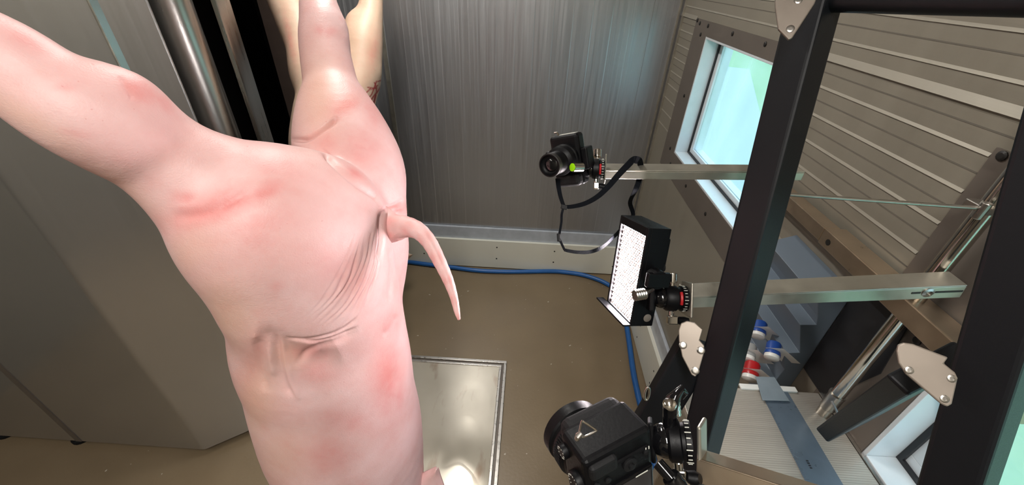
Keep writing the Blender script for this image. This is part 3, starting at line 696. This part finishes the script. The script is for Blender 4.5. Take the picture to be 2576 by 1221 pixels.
# ------------------------------------------------------------------ ball heads
def ball_head(o, d, up, s, label, ax=1., flip=1, red=True, foot=True):
    """o: foot centre on the rail plate, d: axis towards the camera, up: where the silver knob points"""
    o, d = np.array(o), unit(d); up = unit(np.array(up)-d*(np.array(up)@d)); sd = np.cross(d, up)*flip
    q = s*ax
    t = thing('ball_head', o, label, 'ball head', 'ball heads on the rig rails')
    if foot: obj('foot_plate', G().cbox(o-d*.003*q, d*.004*q, up*.056*s, sd*.05*q), 'rail', t, bevel=.002)
    obj('base', G().lathe(o, d, [(.021*s, 0), (.021*s, .009*q), (.019*s, .010*q)], 32), 'black_plastic', t, smooth=True)
    sg = G()
    for k in range(24):
        a = 2*math.pi*k/24; qq = o+d*.0055*q+(up*math.cos(a)+sd*math.sin(a))*.0211*s; w = -up*math.sin(a)+sd*math.cos(a)
        sg.cbox(qq, d*(.004 if k % 3 else .006)*s, w*.0009*s, (up*math.cos(a)+sd*math.sin(a))*.0006*s)
    obj('degree_scale', sg, 'label', t)
    obj('colour_ring', G().lathe(o, d, [(.0185*s, .0101*q), (.0185*s, .0155*q)], 32), 'black_plastic', t, smooth=True)
    vw = unit((C0-o)-d*((C0-o)@d)); vs = np.cross(d, vw); mg = []
    for k in range(9): an = (k-4)/4*.55; mg.append(o+d*.0128*q+(vw*math.cos(an)+vs*math.sin(an))*.0186*s)
    if red: obj('red_mark', G().tube(mg, .0024*s, 8), 'red', t, smooth=True)
    obj('housing', G().lathe(o, d, [(.019*s, .0156*q), (.021*s, .018*q), (.021*s, .034*q), (.0185*s, .038*q), (.0165*s, .038*q)], 32), 'black_plastic', t, smooth=True)
    bg = G(); K = 14
    bg.lathe(o+d*.041*q, d, [(.0175*s*math.sin(math.pi*(i+.2)/(K+.4)), -.0175*s*math.cos(math.pi*(i+.2)/(K+.4))) for i in range(K+1)], 28)
    obj('ball', bg, 'black_gloss', t, smooth=True)
    obj('stem', G().cyl(o+d*.045*q, o+d*.060*q, .011*s), 'black_plastic', t, smooth=True)
    obj('clamp', G().cbox(o+d*.063*q, d*.009*q, up*.042*s, sd*.036*q), 'black_plastic', t, bevel=.003)
    kg = G().cyl(o+d*.024*q+up*.02*s, o+d*.024*q+up*.027*s, .004*s); prof = []
    kg.lathe(o+d*.024*q+up*.026*s, up, [(.0085*s*(1 if i % 2 else .92), i*.002*s) for i in range(9)], 24)
    obj('knob', kg, 'chrome', t, smooth=True)
    lg = G().cyl(o+d*.024*q-up*.02*s, o+d*.024*q-up*.03*s, .0045*s).cbox(o+d*.022*q-up*.036*s, d*.018*q, up*.014*s, sd*.012*q)
    obj('lever_hub', lg, 'chrome', t, bevel=.002)
    obj('lever', G().tube([o+d*.014*q-up*.036*s, o-d*.0*q-up*.038*s+sd*.004*q, o-d*.008*q-up*.037*s], [.006*s, .0075*s, .005*s], 12), 'black_plastic', t, smooth=True)
    return t

# far camera head, lamp head, near head
h1o = P(1520, 426, .795); h1d = D(-1, -.05, .18)
ball_head(h1o, h1d, D(.02, -1, .1), .95, 'ball head holding the far camera, at the tip of the upper rail', .66)
h2o = P(1724, 752, .845); h2d = D(-1, -.03, .06)
ball_head(h2o, h2d, D(0, -1, .0), 1.28, 'ball head behind the bright lamp panel', .92)

# ------------------------------------------------------------------ LED lamp panel
def oriented(o, a, b):                                          # orthonormal triad from two rough directions
    a = unit(a); b = unit(np.array(b)-a*(np.array(b)@a)); return a, b, np.cross(a, b)
pB = P(1632, 575, .80); pC = P(1586, 822, .86); pA = P(1569, 497, .905)
eu = unit(pC-pB); ew = pA-pB; ew = unit(ew-eu*(ew@eu)); ed = np.cross(eu, ew); ed = ed if ed@D(1, 0, 0) > 0 else -ed
Lu = np.linalg.norm(pC-pB); Lw = abs((pA-pB)@ew); Ld = .052
led = thing('led_panel', pC, 'black lamp panel with a bright dotted LED face turned towards the pigs', 'lamp')
gc = G(); gc.box(pB+ed*.008, eu*Lu, ew*Lw, ed*(Ld-.008)); m_ = .007; mt = .019
gc.box(pB, eu*Lu, ew*m_, ed*.009); gc.box(pB+ew*(Lw-m_), eu*Lu, ew*m_, ed*.009); gc.box(pB+ew*m_, eu*mt, ew*(Lw-2*m_), ed*.009); gc.box(pB+ew*m_+eu*(Lu-m_), eu*m_, ew*(Lw-2*m_), ed*.009)
obj('casing', gc, 'black_plastic', led, bevel=.0015)
bo = pB+eu*mt+ew*m_+ed*.0065; bu, bw = Lu-m_-mt, Lw-2*m_
obj('circuit_board', G().box(bo, eu*bu, ew*bw, ed*.0015), 'led_board', led)
nu, nw = 36, 14; leds = []
for i in range(nu):
    for j in range(nw-(i % 2)):
        leds.append((bo+eu*bu*(i+.5)/nu+ew*bw*(j+.5+.5*(i % 2))/nw, (i+j*2) % 4 == 3))
leds.sort(key=lambda q: np.linalg.norm(q[0]-C0))
lp = [(.0017, 0), (.0017, .0003), (.001, .0006)]
for q, amber in leds[:100]: obj('led', G().lathe(q, -ed, lp, 8, 0, ref=eu), 'led_amber' if amber else 'led_white', led)
g = G()
for q, amber in leds[100:]: g.lathe(q, -ed, lp, 8, int(amber), ref=eu)
obj('led_array', g, ['led_white', 'led_amber'], led, kind='stuff')
obj('battery', G().box(pB+eu*.03+ew*Lw*.3+ed*Ld, eu*.07, ew*Lw*.45, ed*.03), 'black_plastic', led, bevel=.004)
obj('dial', G().cyl(pB+eu*.09+ew*.02+ed*(Ld-.002), pB+eu*.09+ew*.02+ed*(Ld+.012), .009), 'black_rubber', led, smooth=True)
obj('badge', G().lathe(pB+eu*(Lu-.02)-ew*.0003+ed*.036, -ew, [(.009, 0), (.009, .0006), (.0075, .001)], 24), 'plate', led, smooth=True)
obj('barn_door', G().box(pB+ew*0-ed*.018+eu*(Lu-.004), eu*.004, ew*(Lw+.02), ed*.018).box(pB-ed*.018+eu*(Lu-.0045), eu*.001, ew*(Lw+.02), ed*.002), ['black_plastic'], led, bevel=.001)
kb = P(1655, 705, .80)
obj('bracket', G().cbox(kb, eu*.03, ew*.012, ed*.05).cyl(kb+ew*-.004, kb+ew*.02, .02), 'black_plastic', led, bevel=.002)
kk = P(1612, 745, .785)
kg = G().cyl(kk+D(.03, -.012, .02), kk+D(.008, -.003, .004), .005); kg.lathe(kk+D(.010, -.004, .004), D(-1, .12, -.25), [(.0115*(1 if i % 2 else .9), i*.0024) for i in range(11)], 28)
obj('clamp_screw', kg, 'steel', led, smooth=True)

# ------------------------------------------------------------------ far camera
fc = thing('camera', P(1430, 465, .79), 'black mirrorless camera at the far end of the upper rail, lens facing the pig', 'camera')
ctr = P(1433, 402, .795); n_ = unit(D(-.56, .34, -.77)); u_ = D(.08, 1, .12); u_ = unit(u_-n_*(u_@n_)); w_ = np.cross(u_, n_)  # n: lens axis, u: long side down
w_ = w_ if w_@D(1, 0, 0) > 0 else -w_                           # w: towards the tripod mount
hu, hw, hn = .100, .062, .03
obj('body', G().cbox(ctr, u_*hu, w_*hw, n_*hn), 'black_plastic', fc, bevel=.007, seg=3)
obj('grip', G().cbox(ctr+u_*hu*.36+n_*.022+w_*.004, u_*.026, w_*hw*.86, n_*.02), 'black_rubber', fc, bevel=.008, seg=3)
obj('viewfinder_hump', G().cbox(ctr-w_*(hw*.5+.006)-u_*.008, u_*.03, w_*.016, n_*.034), 'black_plastic', fc, bevel=.005)
lc = ctr+n_*.015-u_*.004
lg = G(); prof = [(.029, 0), (.030, .006), (.030, .010), (.028, .012), (.028, .028), (.026, .030), (.0215, .033), (.0215, .048), (.020, .050), (.020, .056), (.0215, .058), (.0215, .068), (.019, .068), (.0175, .064), (.0135, .061)]
lg.lathe(lc, n_, prof, 40)
obj('lens', lg, 'black_plastic', fc, smooth=True)
obj('lens_glass', G().lathe(lc+n_*.0612, n_, [(.0133, 0), (.010, .002), (.004, .003)], 32), 'black_gloss', fc, smooth=True)
obj('lens_ring', G().lathe(lc+n_*.0585, n_, [(.0218, 0), (.0218, .009), (.0208, .0098), (.0205, .0098), (.0205, 0)], 40), 'screw_dark', fc, smooth=True)
obj('label_sticker', G().cbox(ctr-u_*(hu*.5+.0003)+w_*.006, u_*.0008, w_*.034, n_*.014), 'label', fc)
obj('side_sticker', G().cbox(ctr+w_*(hw*.5+.0003)-n_*.004-u_*.004, u_*.03, w_*.0008, n_*.014), 'label', fc)
obj('strap_lug', G().tube([ctr-u_*(hu*.5)-w_*.016, ctr-u_*(hu*.5+.006)-w_*.018, ctr-u_*(hu*.5+.006)-w_*.024], .0018, 8), 'chrome', fc, smooth=True)
vb = P(1463, 421, .745)
obj('bubble_level', G().cyl(vb, vb+D(-.019, .0025, -.012), .0088, 28), 'chrome', fc, smooth=True)
obj('level_vial', G().lathe(vb+D(-.0185, .0025, -.0118), D(-.019, .0025, -.012), [(.0074, 0), (.0074, .0012), (.004, .0016)], 24), 'green', fc, smooth=True)
obj('mount_plate', G().cbox(ctr+w_*(hw*.5+.008), u_*.042, w_*.014, n_*.03), 'black_plastic', fc, bevel=.003)
def ribbon(g, pts, w, ref, th=.0016):                           # flat webbing
    pts = spline(pts, 6); q = []; wd = w if hasattr(w, '__len__') else [w, w]
    n = len(pts)
    for i in range(n):
        d = unit(pts[min(i+1, n-1)]-pts[max(i-1, 0)]); s_ = unit(np.cross(d, unit(C0-pts[i]+np.array(ref)*.35))); nn = np.cross(d, s_); ww = wd[0]+(wd[1]-wd[0])*i/(n-1)
        q += [pts[i]-s_*ww/2-nn*th/2, pts[i]+s_*ww/2-nn*th/2, pts[i]+s_*ww/2+nn*th/2, pts[i]-s_*ww/2+nn*th/2]
    f = []
    for i in range(n-1):
        for k in range(4): a = 4*i+k; b = 4*i+(k+1) % 4; f.append((a, b, b+4, a+4))
    f.append((3, 2, 1, 0)); f.append((4*n-4, 4*n-3, 4*n-2, 4*n-1)); g.add(q, f)
st = G(); rf = D(.75, .55, 0)
ribbon(st, [P(1403, 450, .785), P(1405, 470, .782), P(1410, 495, .78), P(1418, 519, .78)], [.010, .007], D(1, 0, .3))
ribbon(st, [P(1418, 521, .78), P(1440, 520, .778), P(1472, 512, .775), P(1503, 495, .77), P(1530, 470, .765), P(1556, 440, .76), P(1580, 415, .762), P(1594, 402, .772), P(1606, 404, .79)], [.007, .0145], D(.3, .8, -.5))
ribbon(st, [P(1598, 402, .775), P(1608, 404, .80), P(1612, 425, .83), P(1607, 455, .83), P(1598, 480, .83), P(1585, 510, .93), P(1592, 545, .99), P(1562, 578, .98), P(1540, 600, .93), P(1515, 622, .84), P(1485, 634, .825), P(1455, 635, .81), P(1432, 632, .80), P(1420, 629, .795)], [.0125, .006], D(.6, .5, -.3))
ribbon(st, [P(1420, 629, .795), P(1412, 612, .79), P(1406, 598, .785), P(1407, 590, .785), P(1412, 560, .785), P(1413, 540, .783), P(1417, 524, .78)], .0045, D(1, .1, 0))
obj('neck_strap', st, 'strap', fc)
bk = G(); bk.cbox(P(1419, 521, .778), D(.012, .003, 0), D(-.002, .009, 0), D(0, 0, .004)); bk2 = G(); bk2.cbox(P(1405, 598, .784), D(.006, 0, 0), D(.001, .016, 0), D(0, 0, .004))
obj('strap_buckle', bk, 'black_plastic', fc, bevel=.001); obj('strap_buckle', bk2, 'black_plastic', fc, bevel=.001)

# ------------------------------------------------------------------ near camera
nc = thing('camera', P(1560, 1221, .42), 'large black camera seen from behind and its side, lowest and closest on the rig', 'camera')
O_ = P(1468, 1169, .40)
pa = P(1632, 1080, .425)-O_; a_ = unit(pa)                       # camera top -> tripod side
c_ = D(-.02, 1, .33); c_ = unit(c_-a_*(c_@a_))                   # along the long side, away from the seen end
b_ = np.cross(c_, a_); b_ = b_ if b_@D(0, -.3, 1) > 0 else -b_   # rear -> lens side
ha, hc, hb = .086, .135, .062
o2 = O_
obj('body', G().box(o2, a_*ha, b_*hb*.8, c_*hc), 'black_plastic', nc, bevel=.006, seg=3)
obj('grip', G().box(o2+c_*.004+b_*hb*.5+a_*.006, a_*(ha-.006), b_*hb*.62, c_*.04), 'black_rubber', nc, bevel=.012, seg=4)
obj('rear_panel', G().box(o2+c_*.02+a_*.006-b_*.003, a_*(ha-.012), b_*.006, c_*(hc-.024)), 'black_plastic', nc, bevel=.0025)
obj('thumb_rest', G().box(o2+c_*.006+a_*.004-b_*.006, a_*.034, b_*.010, c_*.02), 'black_rubber', nc, bevel=.005, seg=3)
obj('screen', G().box(o2+c_*.046+a_*.026-b_*.0065, a_*.054, b_*.005, c_*.078), 'black_gloss', nc, bevel=.0015)
obj('screen_glass', G().box(o2+c_*.05+a_*.03-b_*.0068, a_*.046, b_*.0006, c_*.07), 'flap', nc)
obj('joystick', G().lathe(o2+c_*.03+a_*.052-b_*.003, -b_, [(.0085, 0), (.0085, .002), (.0065, .003), (.0035, .003), (.0035, .0055), (.002, .006)], 24), 'black_rubber', nc, smooth=True)
for da, dc in ((.024, .036), (.010, .034), (.074, .026)):
    obj('button', G().lathe(o2+c_*dc+a_*da-b_*.003, -b_, [(.0035, 0), (.0035, .0015), (.0025, .0022)], 18), 'black_rubber', nc, smooth=True)
mk = G()
for k in range(2): mk.cbox(o2+c_*.022+a_*(.074+.004*k)-b_*.0033, a_*.0012, b_*.0004, c_*.004)
obj('rear_marks', mk, 'label', nc)
sm_ = G().cbox(o2+c_*.049+a_*.064-b_*.0072, a_*.016, b_*.0003, c_*.0015)
obj('screen_readout', sm_, 'label', nc)
tp = o2-a_*.0                                                   # the top deck (with the dials)
def dial(name, pos, r, h, ticks):
    d_ = obj(name, G().lathe(pos, -a_, [(r, -.001), (r, h), (r*.94, h+.0012)], 36), 'black_plastic', nc, smooth=True)
    tg_ = G()
    u1 = b_; w1 = c_
    for k in range(ticks):
        an = 2*math.pi*k/ticks; rad = u1*math.cos(an)+w1*math.sin(an)
        tg_.cbox(pos-a_*(h+.0013)+rad*r*.76, rad*.0017, np.cross(rad, a_)*.0009, a_*.0003)
    obj('dial_marks', tg_, 'label', d_)
dial('mode_dial', tp+b_*.016+c_*.042, .0125, .006, 16); dial('command_dial', tp+b_*.040+c_*.022, .0085, .005, 10); dial('exposure_dial', tp+b_*.020+c_*.076, .012, .006, 14)
lo_ = o2+a_*ha*.46+c_*.072+b_*hb*.78
lg = G(); lg.lathe(lo_, b_, [(.036, 0), (.037, .004), (.037, .012), (.039, .014), (.0395, .034), (.038, .036), (.0385, .040), (.041, .042), (.041, .056), (.039, .058), (.037, .058), (.033, .054), (.02, .05)], 48)
obj('lens', lg, 'black_plastic', nc, smooth=True)
kn = G()
for k in range(72):
    an = 2*math.pi*k/72; rad = a_*math.cos(an)+c_*math.sin(an); kn.cbox(lo_+b_*.024+rad*.0398, b_*.014, np.cross(rad, b_)*.0014, rad*.0012)
obj('focus_ring', kn, 'black_rubber', nc)
rg = O_+P(1460, 1110, .40)-P(1468, 1169, .40)
ringp = [P(1458, 1088, .395), P(1463, 1063, .394), P(1468, 1062, .394), P(1497, 1081, .397), P(1497, 1086, .397), P(1468, 1100, .395), P(1461, 1098, .394)]
obj('strap_ring', G().tube(spline(ringp, 4), .0011, 8), 'chrome', nc, smooth=True)
obj('strap_lug', G().tube([P(1452, 1104, .40), P(1456, 1096, .393), P(1463, 1090, .393)], [.003, .0034, .0026], 10), 'steel', nc, smooth=True)
# its ball head: a bigger one
h3o = P(1739, 1112, .45); h3d = D(-1, .10, .33)
t3 = ball_head(h3o, h3d, D(-.12, -1, .1), 1.08, 'large ball head between the nearest camera and its tan rail', .62, red=False, foot=False)
kp = P(1688, 1060, .47)
obj('lever', G().tube([P(1684, 1072, .455), P(1686, 1025, .445), P(1693, 1005, .442), P(1705, 990, .442), P(1716, 978, .445), P(1721, 988, .446), P(1713, 1000, .448)], [.0075, .008, .0075, .005, .004, .0045, .0035], 14), 'black_gloss', t3, smooth=True)
obj('lever_bolt', G().lathe(P(1684, 1018, .432), D(-.1, -.3, -1), [(.0065, -.003), (.0065, .004), (.004, .006)], 20), 'chrome', t3, smooth=True)
obj('clamp_screw', G().cyl(P(1655, 1165, .43), P(1690, 1205, .42), .0065).lathe(P(1686, 1199, .42), D(.62, .7, -.1), [(.0105*(1 if i % 2 else .9), i*.0035) for i in range(11)], 24), 'black_gloss', t3, smooth=True)

# ------------------------------------------------------------------ right wall fittings
wp = onp(2000, 484, 0, .885); we = onp(2398, 868, 0, .885)
zr_ = (wp[2]+we[2])/2
wr_t = thing('wall_rail', (.9, .8, zr_), 'tan square steel rail running along the right wall above the socket box', 'rail')
obj('beam', G().aabb(.872, .932, we[1]-.15, 1.02, zr_-.05, zr_), 'wallrail', wr_t, bevel=.003)
obj('beam', G().aabb(.872, .918, 1.0205, wp[1]+.15, zr_-.045, zr_-.001), 'wallrail', wr_t, bevel=.003)
obj('bolt_hole', G().lathe((.8719, .985, zr_-.027), (-1, 0, 0), [(.009, 0), (.009, .001), (.005, .0012)], 16), 'screw_dark', wr_t)
pz = onp(2080, 1010, 0, .9)
pt = thing('conduit_pipe', (.898, .715, 1.27), 'upright polished steel pipe against the right wall above the bench', 'pipe')
px_, py_ = .898, .722
obj('pipe', G().cyl((px_, py_, H-1.03), (px_, py_, ZC), .017, 28), 'chrome', pt, smooth=True)
obj('sleeve', G().cyl((px_, py_, H-1.0), (px_, py_, H-.94), .0195, 28).lathe((px_, py_, H-.945), (0, 0, 1), [(.021, 0), (.021, .006)], 28), 'steel', pt, smooth=True)
cz = onp(2440, 497, 0, px_-.0)[2]
cz1 = cz
obj('clamp', G().cbox((px_, py_, cz), (.055, 0, 0), (0, .046, 0), (0, 0, .014)).cyl((px_-.03, py_-.018, cz-.016), (px_-.03, py_-.018, cz+.018), .008).cyl((px_+.022, py_-.022, cz-.016), (px_+.022, py_-.022, cz+.014), .008), 'steel', pt, bevel=.002)
obj('clamp', G().cbox((px_, py_-.01, onp(2555, 345, 0, px_)[2]), (.05, 0, 0), (0, .046, 0), (0, 0, .014)), 'steel', pt, bevel=.002)
rl = P(1975, 489, .80); rr = np.array([px_-.03, py_-.014, cz+.004])
obj('stay_rod', G().tube([rl, rr], .0038, 12), 'steel', smooth=True, label='thin steel stay rod running level from the dark post to the upright pipe', cat='rod')
obj('dark_panel', G().prism([(XR-.009, .885, H-.70), (XR-.009, .74, H-.55), (XR-.009, .70, H-.82), (XR-.009, .775, H-1.03), (XR-.009, .885, H-1.03)], (.0085, 0, 0)), 'darkplate', label='flat black panel on the right wall behind the steel pipe', cat='plate')  # flat near-black polygon laid on the wall beside the socket box

# socket box: stepped profile run along the wall
ye = .893
prof_px = [(2135, 758), (2057, 757), (2057, 797), (2054, 818), (2013, 818), (2012, 888), (1973, 889), (1973, 930), (1952, 956), (1925, 960), (1925, 1045), (1999, 1045)]
pr = [onp(x, y, 1, ye) for x, y in prof_px]
sh = XR-.0005-max(p[0] for p in pr)
pr = [(p[0]+0*sh if 0 else min(p[0], XR-.0005), p[2]) for p in pr]
zt_ = H-.70
xs_ = [.79, .79, .815, .815, .84, .86]
prof = [(XR-.0005, zt_+.02), (.86, zt_), (.858, zt_-.06), (.885, zt_-.085), (.845, zt_-.145), (.890, zt_-.215), (.848, zt_-.265), (.885, zt_-.345), (.885, zt_-.40), (XR-.0005, zt_-.42)]
prof = [(XR-.0005, pr[0][1]+.03)]+[(x, z) for x, z in pr[1:-1]]+[(XR-.0005, pr[-1][1])]
sb_ = thing('socket_box', (.9, 1.0, prof[-1][1]), 'blue-grey stepped power socket box on the right wall above the bench', 'socket box')
obj('housing', G().prism([(x, ye, z) for x, z in prof], (0, .30, 0)), 'boxgrey', sb_, bevel=.0015)
def socket(px, py, yy, kind, label):
    x = .0
    c = onp(px, py, 1, yy); s = .022
    n_ = unit((-.75, -.25, -.25)); u = unit(np.array([0, 1, 0])-n_*n_[1]); w = np.cross(n_, u)
    t = thing('power_socket', c, label, 'socket', 'power sockets on the socket box')
    n2 = n_
    obj('hinge_plate', G().cbox(c+D(.014, .01, .012), u*.012, w*.052, n2*.003), 'white_plastic', t, bevel=.001)
    obj('body', G().lathe(c-n2*.022, n2, [(.015, 0), (.015, .016), (.017, .018)], 24), kind, t, smooth=True)
    obj('cap', G().lathe(c-n2*.004, n2, [(.0175, 0), (.0175, .010), (.014, .012)], 24), 'white_plastic', t, smooth=True)
    obj('hinge', G().cyl(c+w*.016-u*.008, c+w*.016+u*.008, .004), kind, t, smooth=True)
def socket2(px, py, d, kind, label, s=1.6, red=False):
    c = P(px, py, d); ax = unit(D(-.45, .80, -.40)); wv = unit(D(.5, .86, .1)); wv = unit(wv-ax*(wv@ax)); sd = np.cross(ax, wv)
    t = thing('power_socket', c, label, 'socket', 'power sockets on the socket box')
    obj('backplate', G().cbox(c+D(.0185, .003, -.004)*s, D(.004, .003, 0)*s, wv*.056*s, sd*.034*s), 'white_plastic', t, bevel=.001)
    obj('body', G().lathe(c-ax*.016*s, ax, [(.011*s, -.008*s), (.0135*s, -.004*s), (.0135*s, .014*s), (.0145*s, .016*s), (.0145*s, .0195*s)], 22), kind, t, smooth=True)
    obj('cap', G().lathe(c+ax*.0036*s, ax, [(.0135*s, 0), (.0135*s, .007*s), (.011*s, .009*s)], 22), 'white_plastic' if not red else 'white_plastic', t, smooth=True)
    obj('hinge', G().cbox(c+D(.008, -.012, .004)*s, wv*.012*s, sd*.02*s, ax*.008*s), 'white_plastic', t, bevel=.001)
socket2(1908, 836, 1.35, 'blue_plastic', 'blue and white power socket, upper of the two blue ones on the socket box')
socket2(1943, 890, 1.285, 'blue_plastic', 'blue and white power socket, lower of the two blue ones on the socket box')
socket2(1882, 893, 1.37, 'grey_plastic', 'pale grey power socket on the socket box, half behind the dark post')
socket2(1888, 942, 1.335, 'red', 'red and white power socket just above the far edge of the bench', 1.75, True)

# bench with the ribbed top
bz = H-1.03; by1 = onp(1990, 985, 2, bz)[1]
bn = thing('bench', (.7, .4, 0), 'bench with a pale finely ribbed metal top against the right wall', 'bench')
bx0, bx1, by0 = .50, .925, -.1
obj('bench_top', G().aabb(bx0, bx1, by0, by1, bz-.018, bz), 'bench', bn, bevel=.002)
obj('edge_strip', G().aabb(bx1+.0005, bx1+.009, by0, by1, bz-.02, bz+.003), 'steel', bn, bevel=.001)
for x, y in ((bx0+.03, by0+.03), (bx1-.08, by0+.03), (bx0+.03, by1-.06), (bx1-.08, by1-.06)): obj('leg', G().aabb(x, x+.04, y, y+.04, 0, bz-.0185), 'steel', bn, bevel=.003)
s0, s1 = onp(1858, 966, 2, bz+.004), onp(2000, 977, 2, bz+.004)
obj('plastic_strip', G().aabb(s0[0], s1[0], by1-.006, by1+.012, bz+.0005, bz+.007), 'white_plastic', label='narrow white plastic strip along the far edge of the ribbed bench', cat='strip', bevel=.001)
q = [onp(x, y, 2, bz+.0012) for x, y in ((1912, 985), (1980, 985), (2122, 1221), (2150, 1270), (2055, 1270), (2030, 1221))]
q = [q[0], q[1], q[3], q[4]]
rl_ = thing('ruler', (np.mean(q, 0)), 'grey steel ruler taped flat across the ribbed bench top', 'ruler')
obj('blade', G().prism(q, (0, 0, .0012)), 'ruler', rl_)
g = G(); e0, e1 = q[0], q[3]; dd_ = unit(e1-e0); sd_ = unit((q[1]-q[0])-dd_*((q[1]-q[0])@dd_)); Lr = np.linalg.norm(e1-e0)
for k in range(60):
    ln = .010 if k % 10 == 0 else (.007 if k % 5 == 0 else .004)
    if k*.005 > Lr-.01: break
    g.box(e0+dd_*(.004+k*.005)+sd_*.001+np.array([0, 0, .0013]), dd_*.0005, sd_*ln, (0, 0, .0002))
obj('ruler_marks', g, 'ink', rl_)
lb = onp(2032, 1168, 2, bz+.0026)
g = G()
for k in range(4): g.box(lb+dd_*(-.010+.006*k), dd_*.0035, sd_*.006, (0, 0, .0003))
obj('printed_mark', g, 'ink', rl_)
tq = [onp(x, y, 2, bz+.0085) for x, y in ((1900, 948), (1948, 950), (1986, 1010), (1918, 1008))]
obj('tape', G().prism(tq, (0, 0, .0008)), 'tape', rl_)
# short cable at the pipe foot
cp = [P(2092, 1010, 1.06), P(2100, 1025, 1.05), P(2108, 1045, 1.05), P(2108, 1065, 1.06)]
obj('cable', G().tube(spline(cp, 6), .003, 8), 'grey_plastic', smooth=True, label='short grey cable loop at the foot of the steel pipe', cat='cable')
